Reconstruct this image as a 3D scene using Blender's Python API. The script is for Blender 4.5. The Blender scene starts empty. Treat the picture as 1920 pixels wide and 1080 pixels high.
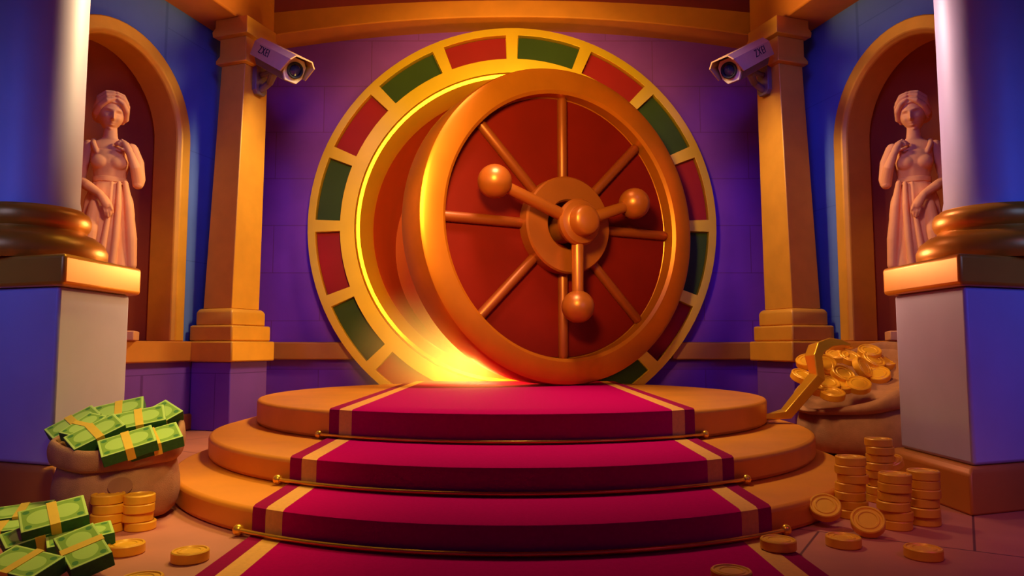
import bpy, bmesh, math, random
from mathutils import Vector, Matrix, Euler, noise
random.seed(7)
PI = math.pi
SC = bpy.context.scene
COL = SC.collection

# ---------------------------------------------------------------- camera
E = 0.805                                   # eye height above the floor
FPX = 1353.0                                # focal length in pixels of a 1920 wide frame
TILT = math.radians(4.65)
TS, TC = math.sin(TILT), math.cos(TILT)
cam_data = bpy.data.cameras.new('camera')
cam_data.sensor_width = 36.0
cam_data.lens = FPX / 1920.0 * 36.0
cam_data.clip_start = 0.05
cam = bpy.data.objects.new('camera', cam_data)
COL.objects.link(cam)
cam.location = (0, 0, E)
cam.rotation_euler = (PI / 2 + TILT, 0, 0)
SC.camera = cam
SC.view_settings.view_transform = 'Standard'
SC.view_settings.look = 'None'
SC.view_settings.gamma = 1.0
SC.view_settings.use_curve_mapping = False
SC.view_settings.exposure = 0.0
try:
    SC.cycles.use_denoising = True
    SC.cycles.max_bounces = 8
    SC.cycles.volume_bounces = 1
    SC.cycles.sample_clamp_indirect = 4.0
    SC.cycles.caustics_reflective = False
    SC.cycles.caustics_refractive = False
except Exception:
    pass

# ---------------------------------------------------------------- light
world = bpy.data.worlds.new('world')
SC.world = world
world.use_nodes = True
_bg = world.node_tree.nodes['Background']
_bg.inputs[0].default_value = (0.14, 0.04, 0.55, 1)
_bg.inputs[1].default_value = 0.17


def lamp(name, kind, loc, color, power, size=0.3, target=None, **kw):
    l = bpy.data.lights.new(name, kind)
    l.color = color
    l.energy = power
    if kind == 'AREA':
        l.size = size
    else:
        l.shadow_soft_size = size
    for k, v in kw.items():
        setattr(l, k, v)
    o = bpy.data.objects.new(name, l)
    COL.objects.link(o)
    o.location = loc
    if target is not None:
        o.rotation_euler = (Vector(target) - Vector(loc)).to_track_quat('-Z', 'Y').to_euler()
    return o


R_ = math.radians
# glowing vault: lamps inside and along the foot of the open gap
lamp('vault_lamp', 'POINT', (-0.7, 8.7, 0.45), (1.0, 0.58, 0.06), 100, 0.3)
lamp('gap_lamp', 'POINT', (-0.95, 8.45, 0.75), (1.0, 0.62, 0.10), 20, 0.3)
lamp('gap_lamp', 'POINT', (-0.50, 7.62, 0.64), (1.0, 0.66, 0.10), 62, 0.25)
lamp('gap_lamp', 'POINT', (-0.30, 7.36, 0.56), (1.0, 0.66, 0.10), 46, 0.25)
lamp('pedestal_fill', 'SPOT', (-1.60, 5.5, 1.55), (1.0, 0.62, 0.28), 72, 0.2, (-2.35, 3.9, 1.15), spot_size=R_(80), spot_blend=0.9)  # added spot out in the room, brightens the left pedestal
# added unseen warm fills on podium, floor, sacks, door, beams, niches, columns, pedestals
lamp('podium_fill', 'SPOT', (0.0, 5.3, 4.3), (1.0, 0.84, 0.50), 760, 0.35, (-0.3, 5.3, 0), spot_size=R_(82), spot_blend=0.9)
lamp('floor_fill', 'SPOT', (-1.2, 4.4, 4.0), (1.0, 0.98, 0.24), 330, 0.3, (-1.6, 3.0, 0), spot_size=R_(34), spot_blend=0.8)
lamp('sack_fill', 'SPOT', (-0.5, 1.5, 2.4), (1.0, 0.80, 0.30), 230, 0.3, (-1.50, 3.25, 0.25), spot_size=R_(26), spot_blend=1.0)
lamp('sack_fill', 'SPOT', (0.9, 3.2, 3.4), (1.0, 0.66, 0.30), 260, 0.3, (2.6, 5.5, 0.4), spot_size=R_(26), spot_blend=0.8)
lamp('sack_fill', 'SPOT', (0.5, 1.5, 2.6), (1.0, 0.50, 0.30), 82, 0.3, (1.75, 3.2, 0.15), spot_size=R_(28), spot_blend=1.0)
lamp('door_fill', 'SPOT', (-0.3, 2.9, 3.0), (1.0, 0.80, 0.13), 1050, 0.4, (-0.1, 8.0, 2.5), spot_size=R_(54), spot_blend=0.4)
lamp('beam_fill', 'SPOT', (0.0, 6.0, 3.95), (1.0, 0.78, 0.16), 90, 0.3, (0, 7.6, 5.2), spot_size=R_(150), spot_blend=0.6)
lamp('beam_fill', 'SPOT', (-1.8, 6.7, 3.9), (1.0, 0.70, 0.2), 40, 0.2, (-3.1, 6.1, 4.6), spot_size=R_(100), spot_blend=0.7)
lamp('beam_fill', 'SPOT', (1.8, 6.7, 3.9), (1.0, 0.70, 0.2), 40, 0.2, (3.1, 6.1, 4.6), spot_size=R_(100), spot_blend=0.7)
lamp('niche_fill', 'SPOT', (-0.7, 6.35, 3.95), (1.0, 0.82, 0.36), 420, 0.3, (-3.2, 6.5, 1.5), spot_size=R_(70), spot_blend=0.7)
lamp('niche_fill', 'SPOT', (0.7, 6.35, 3.95), (1.0, 0.74, 0.32), 330, 0.3, (3.2, 6.5, 1.5), spot_size=R_(70), spot_blend=0.7)
lamp('statue_fill', 'SPOT', (-1.6, 4.6, 3.2), (1.0, 0.66, 0.20), 150, 0.2, (-3.52, 6.4, 1.75), spot_size=R_(25), spot_blend=0.7)
lamp('statue_fill', 'SPOT', (1.6, 4.6, 3.2), (1.0, 0.60, 0.20), 95, 0.2, (3.52, 6.4, 1.75), spot_size=R_(25), spot_blend=0.7)
lamp('column_fill', 'SPOT', (-1.0, 5.6, 3.8), (1.0, 0.72, 0.34), 900, 0.3, (-2.55, 4.0, 2.7), spot_size=R_(34), spot_blend=0.8)
lamp('pedestal_fill', 'SPOT', (1.55, 5.2, 1.6), (1.0, 0.60, 0.40), 66, 0.2, (2.5, 3.9, 1.15), spot_size=R_(70), spot_blend=0.9)  # added low spot, brightens the right pedestal
lamp('column_fill', 'SPOT', (1.1, 5.5, 3.6), (1.0, 0.64, 0.62), 520, 0.25, (2.7, 4.0, 2.3), spot_size=R_(34), spot_blend=0.8)
# added unseen blue, violet and magenta fills on columns, walls and floor
lamp('blue_fill', 'SPOT', (-3.6, 1.2, 2.4), (0.09, 0.17, 1.0), 150, 0.8, (-2.75, 4.1, 1.2), spot_size=R_(60), spot_blend=1.0)
lamp('blue_fill', 'SPOT', (3.6, 1.2, 2.4), (0.04, 0.13, 1.0), 160, 0.8, (2.75, 4.1, 1.1), spot_size=R_(60), spot_blend=1.0)
lamp('blue_fill', 'SPOT', (-1.2, 4.0, 4.0), (0.13, 0.20, 1.0), 120, 0.4, (-3.2, 6.7, 2.6), spot_size=R_(56), spot_blend=0.6)
lamp('blue_fill', 'SPOT', (1.2, 4.0, 4.0), (0.10, 0.15, 1.0), 120, 0.4, (3.2, 6.7, 2.6), spot_size=R_(56), spot_blend=0.6)
lamp('violet_fill', 'SPOT', (-2.0, 5.0, 4.0), (0.07, 0.05, 1.0), 110, 0.5, (-2.6, 8.2, 2.2), spot_size=R_(60), spot_blend=0.8)
lamp('violet_fill', 'SPOT', (2.0, 5.0, 4.0), (0.07, 0.05, 1.0), 110, 0.5, (2.6, 8.2, 2.2), spot_size=R_(60), spot_blend=0.8)
lamp('magenta_fill', 'SPOT', (-3.0, 1.0, 3.0), (0.6, 0.03, 0.35), 40, 0.5, (-2.2, 2.8, 0), spot_size=R_(46), spot_blend=1.0)
lamp('magenta_fill', 'SPOT', (3.0, 1.0, 3.0), (0.55, 0.03, 0.5), 85, 0.5, (2.2, 2.8, 0), spot_size=R_(50), spot_blend=1.0)


# ---------------------------------------------------------------- pixel helpers (only to lay out real positions)
def P(px, py, Y):
    t = (540 - py) / FPX
    H = Y * (TS + t * TC) / (TC - t * TS)
    d = Y * TC + H * TS
    return Vector(((px - 960) / FPX * d, Y, E + H))


def YF(py, Z=0.0):
    t = (540 - py) / FPX
    return (Z - E) * (TC - t * TS) / (TS + t * TC)


def G(px, py, Z=0.0):
    return P(px, py, YF(py, Z))


# ---------------------------------------------------------------- object helpers
def tag(o, label=None, cat=None, group=None, kind=None):
    if label: o['label'] = label
    if cat: o['category'] = cat
    if group: o['group'] = group
    if kind: o['kind'] = kind
    return o


def empty(name, loc=(0, 0, 0), rot=(0, 0, 0), label=None, cat=None, group=None):
    o = bpy.data.objects.new(name, None)
    COL.objects.link(o)
    o.empty_display_size = 0.1
    o.location = loc
    o.rotation_euler = rot
    return tag(o, label, cat, group)


class MB:
    """Collects vertices and faces of one mesh."""
    def __init__(self):
        self.v, self.f, self.m = [], [], []

    def add(self, vs, fs, mi=0):
        n = len(self.v)
        self.v += [Vector(p) for p in vs]
        self.f += [[i + n for i in q] for q in fs]
        self.m += [mi] * len(fs)
        return self

    def box(self, x0, x1, y0, y1, z0, z1, mi=0, mat=None):
        vs = [Vector((x, y, z)) for z in (z0, z1) for y in (y0, y1) for x in (x0, x1)]
        if mat: vs = [mat @ p for p in vs]
        return self.add(vs, [(0, 2, 3, 1), (4, 5, 7, 6), (0, 1, 5, 4), (1, 3, 7, 5), (3, 2, 6, 7), (2, 0, 4, 6)], mi)

    def prism(self, poly, z0, z1, mi=0):
        """poly: counter-clockwise xy points."""
        n = len(poly)
        vs = [(p[0], p[1], z0) for p in poly] + [(p[0], p[1], z1) for p in poly]
        fs = [tuple(reversed(range(n))), tuple(range(n, 2 * n))]
        fs += [(i, (i + 1) % n, n + (i + 1) % n, n + i) for i in range(n)]
        return self.add(vs, fs, mi)

    def frustum(self, lo, z0, hi, z1, mi=0):
        n = len(lo)
        vs = [(p[0], p[1], z0) for p in lo] + [(p[0], p[1], z1) for p in hi]
        fs = [tuple(reversed(range(n))), tuple(range(n, 2 * n))]
        fs += [(i, (i + 1) % n, n + (i + 1) % n, n + i) for i in range(n)]
        return self.add(vs, fs, mi)

    def loft(self, rings, cap0=True, cap1=True, closed=True, mi=0):
        k = len(rings[0])
        vs = [p for r in rings for p in r]
        fs = []
        for i in range(len(rings) - 1):
            for j in range(k if closed else k - 1):
                a, b = i * k + j, i * k + (j + 1) % k
                fs.append((a, b, b + k, a + k))
        if cap0: fs.append(tuple(reversed(range(k))))
        if cap1: fs.append(tuple(range((len(rings) - 1) * k, len(rings) * k)))
        return self.add(vs, fs, mi)

    def lathe(self, prof, n=48, axis='Z', cen=(0, 0, 0), close=False, mi=0, mat=None):
        """prof: (r, h) points bottom to top. Caps where r is 0."""
        cen = Vector(cen)
        rings = []
        for r, h in prof:
            ring = []
            for j in range(n):
                a = 2 * PI * j / n
                p = Vector((max(r, 1e-5) * math.cos(a), max(r, 1e-5) * math.sin(a), h))
                if axis == 'Y': p = Vector((p.x, -p.z, p.y))      # height runs towards -Y
                if mat: p = mat @ p
                ring.append(cen + p)
            rings.append(ring)
        if close: rings.append(rings[0])
        return self.loft(rings, not close, not close, mi=mi)

    def tube(self, pts, radii, n=12, flat=None, mi=0, cap=True):
        pts = [Vector(p) for p in pts]
        if not isinstance(radii, (list, tuple)): radii = [radii] * len(pts)
        rings = []
        up = None
        for i, p in enumerate(pts):
            d = (pts[min(i + 1, len(pts) - 1)] - pts[max(i - 1, 0)]).normalized()
            if up is None:
                up = Vector((0, 0, 1)) if abs(d.z) < 0.9 else Vector((0, 1, 0))
            x = d.cross(up).normalized()
            up = x.cross(d).normalized()
            r = radii[i]
            rings.append([p + r * (math.cos(2 * PI * j / n) * x + math.sin(2 * PI * j / n) * up) for j in range(n)])
        if cap:
            d0 = (pts[0] - pts[1]).normalized(); d1 = (pts[-1] - pts[-2]).normalized()
            def capr(ring, c, d, r):
                out = []
                for a in (35, 65):
                    s = math.cos(math.radians(a)); h = math.sin(math.radians(a)) * r
                    out.append([c + (q - c) * s + d * h for q in ring])
                return out
            c0 = capr(rings[0], pts[0], d0, radii[0]); c1 = capr(rings[-1], pts[-1], d1, radii[-1])
            rings = [c0[1], c0[0]] + rings + c1
        return self.loft(rings, mi=mi)

    def sphere(self, c, r, n=24, m=14, mat=None, mi=0):
        c = Vector(c)
        if not isinstance(r, (tuple, list, Vector)): r = (r, r, r)
        rings = []
        for i in range(m + 1):
            t = PI * i / m
            ring = []
            for j in range(n):
                a = 2 * PI * j / n
                q = Vector((r[0] * max(math.sin(t), 0.004) * math.cos(a), r[1] * max(math.sin(t), 0.004) * math.sin(a), -r[2] * math.cos(t)))
                if mat: q = mat @ q
                ring.append(c + q)
            rings.append(ring)
        return self.loft(rings, mi=mi)

    def build(self, name, mats, parent=None, smooth=40, bevel=0, seg=2, merge=1e-5, solid=0, loc=None):
        me = bpy.data.meshes.new(name)
        me.from_pydata([tuple(p) for p in self.v], [], self.f)
        if not isinstance(mats, (list, tuple)): mats = [mats]
        for m in mats: me.materials.append(m)
        for p, mi in zip(me.polygons, self.m): p.material_index = mi
        bm = bmesh.new(); bm.from_mesh(me)
        if merge: bmesh.ops.remove_doubles(bm, verts=bm.verts, dist=merge)
        bmesh.ops.dissolve_degenerate(bm, edges=bm.edges, dist=1e-6)
        bmesh.ops.recalc_face_normals(bm, faces=bm.faces)
        bm.to_mesh(me); bm.free()
        if smooth:
            me.shade_smooth()
            me.set_sharp_from_angle(angle=math.radians(smooth))
        o = bpy.data.objects.new(name, me)
        COL.objects.link(o)
        if parent: o.parent = parent
        if loc is not None: o.location = loc
        if solid:
            s = o.modifiers.new('solid', 'SOLIDIFY'); s.thickness = solid; s.offset = 1
        if bevel:
            b = o.modifiers.new('bevel', 'BEVEL'); b.width = bevel; b.segments = seg
            b.limit_method = 'ANGLE'; b.angle_limit = math.radians(35); b.harden_normals = False
        return o


def bake(o):
    """Replaces a mesh by its evaluated one (modifiers applied)."""
    dg = bpy.context.evaluated_depsgraph_get()
    dg.update()
    me = bpy.data.meshes.new_from_object(o.evaluated_get(dg))
    o.modifiers.clear()
    o.data = me
    return o


def dup(root, loc=None, rot=None, label=None, group=None):
    r = root.copy(); COL.objects.link(r)
    if loc is not None: r.location = loc
    if rot is not None: r.rotation_euler = rot
    if label: r['label'] = label
    if group: r['group'] = group
    for ch in list(root.children):
        c = ch.copy(); COL.objects.link(c); c.parent = r
        for g in list(ch.children):
            d = g.copy(); COL.objects.link(d); d.parent = c
    return r


# ---------------------------------------------------------------- materials
def lin(rgb):
    return tuple(((c / 255) / 12.92 if c / 255 <= 0.04045 else ((c / 255 + 0.055) / 1.055) ** 2.4) for c in rgb) + (1,)


def mat(name, rgb, rough=0.5, metal=0.0, var=0.0, scale=6.0, bump=0.0, bscale=30, spec=0.5, sheen=0.0):
    m = bpy.data.materials.new(name)
    m.use_nodes = True
    nt = m.node_tree
    b = nt.nodes['Principled BSDF']
    c = lin(rgb)
    b.inputs['Base Color'].default_value = c
    b.inputs['Roughness'].default_value = rough
    b.inputs['Metallic'].default_value = metal
    b.inputs['Specular IOR Level'].default_value = spec
    if sheen: b.inputs['Sheen Weight'].default_value = sheen
    tc = nt.nodes.new('ShaderNodeTexCoord')
    if var:
        n = nt.nodes.new('ShaderNodeTexNoise'); n.inputs['Scale'].default_value = scale; n.inputs['Detail'].default_value = 5
        nt.links.new(tc.outputs['Object'], n.inputs['Vector'])
        r = nt.nodes.new('ShaderNodeValToRGB')
        r.color_ramp.elements[0].position = 0.3; r.color_ramp.elements[1].position = 0.7
        r.color_ramp.elements[0].color = tuple(x * (1 - var) for x in c[:3]) + (1,)
        r.color_ramp.elements[1].color = tuple(min(1, x * (1 + var)) for x in c[:3]) + (1,)
        nt.links.new(n.outputs['Fac'], r.inputs['Fac'])
        nt.links.new(r.outputs['Color'], b.inputs['Base Color'])
    if bump:
        n2 = nt.nodes.new('ShaderNodeTexNoise'); n2.inputs['Scale'].default_value = bscale; n2.inputs['Detail'].default_value = 4
        nt.links.new(tc.outputs['Object'], n2.inputs['Vector'])
        bp = nt.nodes.new('ShaderNodeBump'); bp.inputs['Strength'].default_value = bump; bp.inputs['Distance'].default_value = 0.02
        nt.links.new(n2.outputs['Fac'], bp.inputs['Height'])
        nt.links.new(bp.outputs['Normal'], b.inputs['Normal'])
    return m


def block_mat(name, rgb, seam, bw=0.9, bh=0.45, rough=0.75, var=0.12, mortar=0.006, rot=(0, 0, 0), spec=0.3):
    """Plastered wall or paved floor with faint block seams."""
    m = mat(name, rgb, rough, 0, 0, spec=spec)
    nt = m.node_tree; b = nt.nodes['Principled BSDF']
    tc = nt.nodes.new('ShaderNodeTexCoord')
    mp = nt.nodes.new('ShaderNodeMapping'); mp.inputs['Rotation'].default_value = rot
    nt.links.new(tc.outputs['Object'], mp.inputs['Vector'])
    br = nt.nodes.new('ShaderNodeTexBrick')
    br.inputs['Scale'].default_value = 1
    br.inputs['Brick Width'].default_value = bw; br.inputs['Row Height'].default_value = bh
    br.inputs['Mortar Size'].default_value = mortar; br.inputs['Mortar Smooth'].default_value = 0.6
    nt.links.new(mp.outputs['Vector'], br.inputs['Vector'])
    c = lin(rgb)
    br.inputs['Color1'].default_value = c
    br.inputs['Color2'].default_value = tuple(x * 0.94 for x in c[:3]) + (1,)
    br.inputs['Mortar'].default_value = lin(seam)
    n = nt.nodes.new('ShaderNodeTexNoise'); n.inputs['Scale'].default_value = 2.5; n.inputs['Detail'].default_value = 6
    nt.links.new(tc.outputs['Object'], n.inputs['Vector'])
    mx = nt.nodes.new('ShaderNodeMix'); mx.data_type = 'RGBA'; mx.blend_type = 'MULTIPLY'
    mx.inputs['Factor'].default_value = 1
    rp = nt.nodes.new('ShaderNodeValToRGB')
    rp.color_ramp.elements[0].color = (1 - var,) * 3 + (1,); rp.color_ramp.elements[1].color = (1, 1, 1, 1)
    rp.color_ramp.elements[0].position = 0.35; rp.color_ramp.elements[1].position = 0.65
    nt.links.new(n.outputs['Fac'], rp.inputs['Fac'])
    nt.links.new(br.outputs['Color'], mx.inputs[6]); nt.links.new(rp.outputs['Color'], mx.inputs[7])
    nt.links.new(mx.outputs[2], b.inputs['Base Color'])
    return m


M = dict(
    gold=mat('polished gold', (236, 172, 34), 0.36, 0.55, 0.06, 3),
    base_gold=mat('warm column gold', (238, 156, 32), 0.36, 0.4, 0.06, 3),
    gold_bright=mat('bright gold', (250, 180, 50), 0.28, 0.7, 0.05, 3),
    gold_stone=mat('gilded stone', (226, 154, 42), 0.5, 0.25, 0.08, 4),
    beam=mat('gilded beam', (214, 120, 34), 0.6, 0.1, 0.08, 4),
    bronze=mat('bronze', (216, 110, 22), 0.36, 0.6, 0.06, 4),
    door_red=mat('lacquered red metal', (112, 12, 4), 0.6, 0.0, 0.08, 3, spec=0.12),
    tunnel=mat('vault lining', (190, 60, 12), 0.5, 0.2, 0.05, 3),
    red=mat('ruby enamel', (142, 5, 22), 0.6, 0, 0.06, 3, spec=0.2),
    green=mat('dark green enamel', (46, 56, 16), 0.6, 0, 0.08, 3, spec=0.2),
    knob=mat('brown bronze', (172, 80, 28), 0.36, 0.4, 0.06, 4),
    spoke=mat('dark red bronze', (150, 60, 18), 0.42, 0.4, 0.06, 4),
    marble=mat('pale marble', (194, 180, 204), 0.5, 0, 0.05, 3),
    ledge=mat('gilded ledge', (205, 120, 40), 0.5, 0.2, 0.06, 4),
    brown=mat('dark brown stone', (140, 62, 30), 0.6, 0.0, 0.1, 4),
    niche=mat('dark niche plaster', (150, 60, 22), 0.8, 0, 0.08, 3),
    statue=mat('terracotta stone', (226, 150, 104), 0.75, 0, 0.06, 5),
    carpet=mat('crimson carpet', (180, 0, 80), 0.95, 0, 0.06, 60, 0.15, 400, spec=0.03),
    carpet_edge=mat('plum carpet edge', (150, 2, 62), 0.95, 0, 0.06, 60, 0.15, 400, spec=0.1),
    gold_cloth=mat('woven gold stripe', (232, 150, 60), 0.55, 0.15, 0.06, 60, 0.1, 400),
    step=mat('golden step stone', (226, 130, 30), 0.45, 0.15, 0.08, 3),
    sack=mat('burlap', (176, 112, 74), 0.95, 0, 0.12, 14, 0.35, 240),
    sack_dark=mat('dark burlap', (156, 97, 65), 0.95, 0, 0.1, 14),
    coin=mat('gold coin', (246, 168, 34), 0.4, 0.2, 0.04, 20),
    note_side=mat('banknote edges', (42, 92, 34), 0.8, 0, 0.2, 60),
    band=mat('paper band', (236, 178, 50), 0.6, 0, 0.04, 20),
    cam_body=mat('camera casing', (200, 150, 100), 0.5, 0, 0.04, 10),
    cam_dark=mat('camera bracket', (120, 92, 84), 0.5, 0.1, 0.04, 10),
    cam_front=mat('camera front', (226, 200, 160), 0.5, 0, 0, 10),
    cam_lens=mat('camera lens', (34, 32, 66), 0.12, 0, 0, 10),
    ink=mat('black lettering', (28, 18, 26), 0.7, 0, 0, 10),
    wall_back=block_mat('violet plaster', (140, 58, 190), (120, 48, 136), 1.1, 0.55, rot=(PI / 2, 0, 0)),
    wall_side=block_mat('blue plaster', (92, 116, 182), (78, 100, 160), 1.1, 0.55, rot=(PI / 2, 0, PI / 2)),
    wall_low=block_mat('lower violet plaster', (126, 66, 180), (100, 46, 140), 1.1, 0.55, rot=(PI / 2, 0, 0)),
    floor=block_mat('rose floor tiles', (198, 112, 86), (108, 46, 50), 1.15, 1.15, rough=0.55, var=0.15, mortar=0.007, rot=(0, 0, math.radians(32)), spec=0.4),
    ceiling=mat('dark red ceiling', (124, 30, 46), 0.8, 0, 0.08, 2),
)


def note_material():
    """Banknote face: pale margin, green field, paler oval with a darker portrait blot."""
    m = bpy.data.materials.new('banknote face'); m.use_nodes = True
    nt = m.node_tree; b = nt.nodes['Principled BSDF']; b.inputs['Roughness'].default_value = 0.75
    N, L = nt.nodes.new, nt.links.new
    tc = N('ShaderNodeTexCoord'); sp = N('ShaderNodeSeparateXYZ'); L(tc.outputs['Object'], sp.inputs[0])

    def math_(op, a, bb):
        n = N('ShaderNodeMath'); n.operation = op
        for i, x in enumerate((a, bb)):
            if x is None: continue
            if isinstance(x, (int, float)): n.inputs[i].default_value = x
            else: L(x, n.inputs[i])
        return n.outputs[0]
    ax = math_('ABSOLUTE', sp.outputs[0], None); ay = math_('ABSOLUTE', sp.outputs[1], None)
    edge = math_('MAXIMUM', math_('GREATER_THAN', ax, NL / 2 - 0.010), math_('GREATER_THAN', ay, NW / 2 - 0.008))
    ex = math_('DIVIDE', math_('SUBTRACT', ax, 0.040), 0.048); ey = math_('DIVIDE', ay, 0.040)
    rr = math_('ADD', math_('MULTIPLY', ex, ex), math_('MULTIPLY', ey, ey))
    oval = math_('LESS_THAN', rr, 1.0)
    cx = math_('DIVIDE', math_('SUBTRACT', ax, NL / 2 - 0.026), 0.012); cy = math_('DIVIDE', math_('SUBTRACT', ay, NW / 2 - 0.022), 0.010)
    cor = math_('LESS_THAN', math_('ADD', math_('MULTIPLY', cx, cx), math_('MULTIPLY', cy, cy)), 1.0)

    def mix(f, a, bcol):
        n = N('ShaderNodeMix'); n.data_type = 'RGBA'; L(f, n.inputs['Factor'])
        if isinstance(a, tuple): n.inputs[6].default_value = a
        else: L(a, n.inputs[6])
        n.inputs[7].default_value = bcol
        return n.outputs[2]
    c = mix(oval, lin((132, 160, 48)), lin((176, 196, 84)))
    c = mix(cor, c, lin((70, 120, 44)))
    c = mix(edge, c, lin((190, 206, 96)))
    L(c, b.inputs['Base Color'])
    return m


NL, NW, NT_ = 0.225, 0.132, 0.058
M['note'] = note_material()


# ================================================================ STRUCTURE
RC = Vector((0, 8.0, E + 1.35))              # centre of the round vault frame
RR = 2.29                                    # its outer radius
K = RR / 380.0                               # metres per photo pixel on the frame
WD = Vector((0.257, 0.966, 0))               # direction of the left wall towards the back
WN = Vector((0.966, -0.257, 0))              # its normal into the room
WP = Vector((-3.113, 7.345, 0))              # a point on it
ZS = P(468, 33, 7.0).z                       # soffit height of the side beams
ZL1, ZL0 = E + 0.052, E - 0.145              # ledge top and bottom


def mirror_pts(vs):
    return [Vector((-v.x, v.y, v.z)) for v in vs]


def mirrored(mb):
    r = MB(); r.v = mirror_pts(mb.v); r.f = [list(reversed(q)) for q in mb.f]; r.m = list(mb.m)
    return r


trim_count = [0]


def trim(mb, m, bevel=0.012, smooth=40):
    trim_count[0] += 1
    o = mb.build('trim_%d' % trim_count[0], m, None, smooth, bevel)
    return tag(o, kind='structure')


# floor
f = MB(); f.box(-7, 7, -1.5, 8.6, -0.2, 0.0)
tag(f.build('floor', M['floor'], None, 0), kind='structure')

# back wall with a round opening for the vault
wb = MB()
n = 64
YW = 8.25
rect = []
hole = []
HR = 1.95
for i in range(n):
    a = 2 * PI * i / n
    hole.append(Vector((RC.x + HR * math.cos(a), YW, RC.z + HR * math.sin(a))))
    c, s = math.cos(a), math.sin(a)
    X0, ZT, ZB = 3.6, 4.9 - RC.z, -0.1 - RC.z
    k = min(X0 / max(abs(c), 1e-6), (ZT / s if s > 1e-6 else 1e9), (ZB / s if s < -1e-6 else 1e9))
    rect.append(Vector((k * c, YW, RC.z + k * s)))
for cx, cz in ((3.6, 4.9), (-3.6, 4.9), (-3.6, -0.1), (3.6, -0.1)):     # keep true corners
    j = min(range(n), key=lambda q: (rect[q] - Vector((cx, YW, cz))).length)
    rect[j] = Vector((cx, YW, cz))
vs = hole + rect + [p + Vector((0, 0.2, 0)) for p in hole] + [p + Vector((0, 0.2, 0)) for p in rect]
fs = []
for i in range(n):
    j = (i + 1) % n
    fs += [(i, j, n + j, n + i), (2 * n + j, 2 * n + i, 3 * n + i, 3 * n + j), (j, i, 2 * n + i, 2 * n + j), (n + i, n + j, 3 * n + j, 3 * n + i)]
wb.add(vs, fs)
tag(wb.build('wall_back', M['wall_back'], None, 0), kind='structure')

# side walls with an arched niche each
AR = 0.86                                    # outer radius of the arch surround
AFW = 0.15                                   # width of its face
AO = AR - AFW                                # clear opening radius
ACEN = Vector((-3.215, 6.99, 0)) - WD * AR   # foot of the arch axis on the wall line
ZSP = E + 2.84 - AR                          # spring line


def wpt(u, d, z):
    """Point of the left wall: u along the wall from the arch axis, d into the room."""
    p = ACEN + WD * u + WN * d
    return Vector((p.x, p.y, z))


def arch_path(r, z0, nseg=28):
    pts = [(-r, z0)]
    for i in range(nseg + 1):
        a = PI - PI * i / nseg
        pts.append((r * math.cos(a), ZSP + r * math.sin(a)))
    pts.append((r, z0))
    return pts


def side_wall():
    w = MB()
    U0, U1 = -5.2, 1.75
    zt, zb = ZS + 0.35, -0.05
    hp = arch_path(AO + 0.03, ZL1 - 0.02)
    # columns of wall left and right of the opening, spandrels above it, parapet below it
    def quad(u0, u1, z0, z1):
        w.add([wpt(u0, 0, z0), wpt(u1, 0, z0), wpt(u1, 0, z1), wpt(u0, 0, z1)], [(0, 1, 2, 3)])
    r = AO + 0.03
    quad(U0, -r, zb, zt); quad(r, U1, zb, zt); quad(-r, r, zb, ZL1 - 0.02)
    for (ua, za), (ub, zb2) in zip(hp[1:-2], hp[2:-1]):
        w.add([wpt(ua, 0, za), wpt(ub, 0, zb2), wpt(ub, 0, zt), wpt(ua, 0, zt)], [(0, 1, 2, 3)])
    return w


def niche():
    """Half-round recess with a quarter dome, and its floor."""
    w = MB()
    d0 = -0.24
    r = AO + 0.03
    na, nz = 24, 12
    rings = []
    levels = [(r, ZL1), (r, ZL1 + 0.6), (r, ZSP * 0.5 + ZL1 * 0.5), (r, ZSP)]
    for i in range(1, nz + 1):
        t = PI / 2 * i / nz
        levels.append((r * math.cos(t), ZSP + r * math.sin(t)))
    for rr, z in levels:
        rings.append([wpt(-max(rr, 0.003) * math.cos(PI * j / na), d0 - max(rr, 0.003) * 0.75 * math.sin(PI * j / na), z) for j in range(na + 1)])
    w.loft(rings, False, False, closed=False)
    base = [wpt(-r * math.cos(PI * j / na), d0 - r * 0.75 * math.sin(PI * j / na), ZL1) for j in range(na + 1)]
    w.add(base + [wpt(r, 0.0, ZL1), wpt(-r, 0.0, ZL1)], [tuple(range(na + 3))])
    return w


def arch_surround():
    w = MB()
    prof = [(AR, -0.02), (AR, 0.05), (AR - AFW + 0.035, 0.05), (AO, 0.015), (AO - 0.004, -0.25), (AO + 0.06, -0.25), (AO + 0.06, -0.02)]
    rings = []
    for k in range(len(arch_path(1, 0))):
        ring = []
        for r, d in prof:
            u, z = arch_path(r, ZL1)[k]
            ring.append(wpt(u, d, z))
        rings.append(ring)
    w.loft(rings)
    return w


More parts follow.
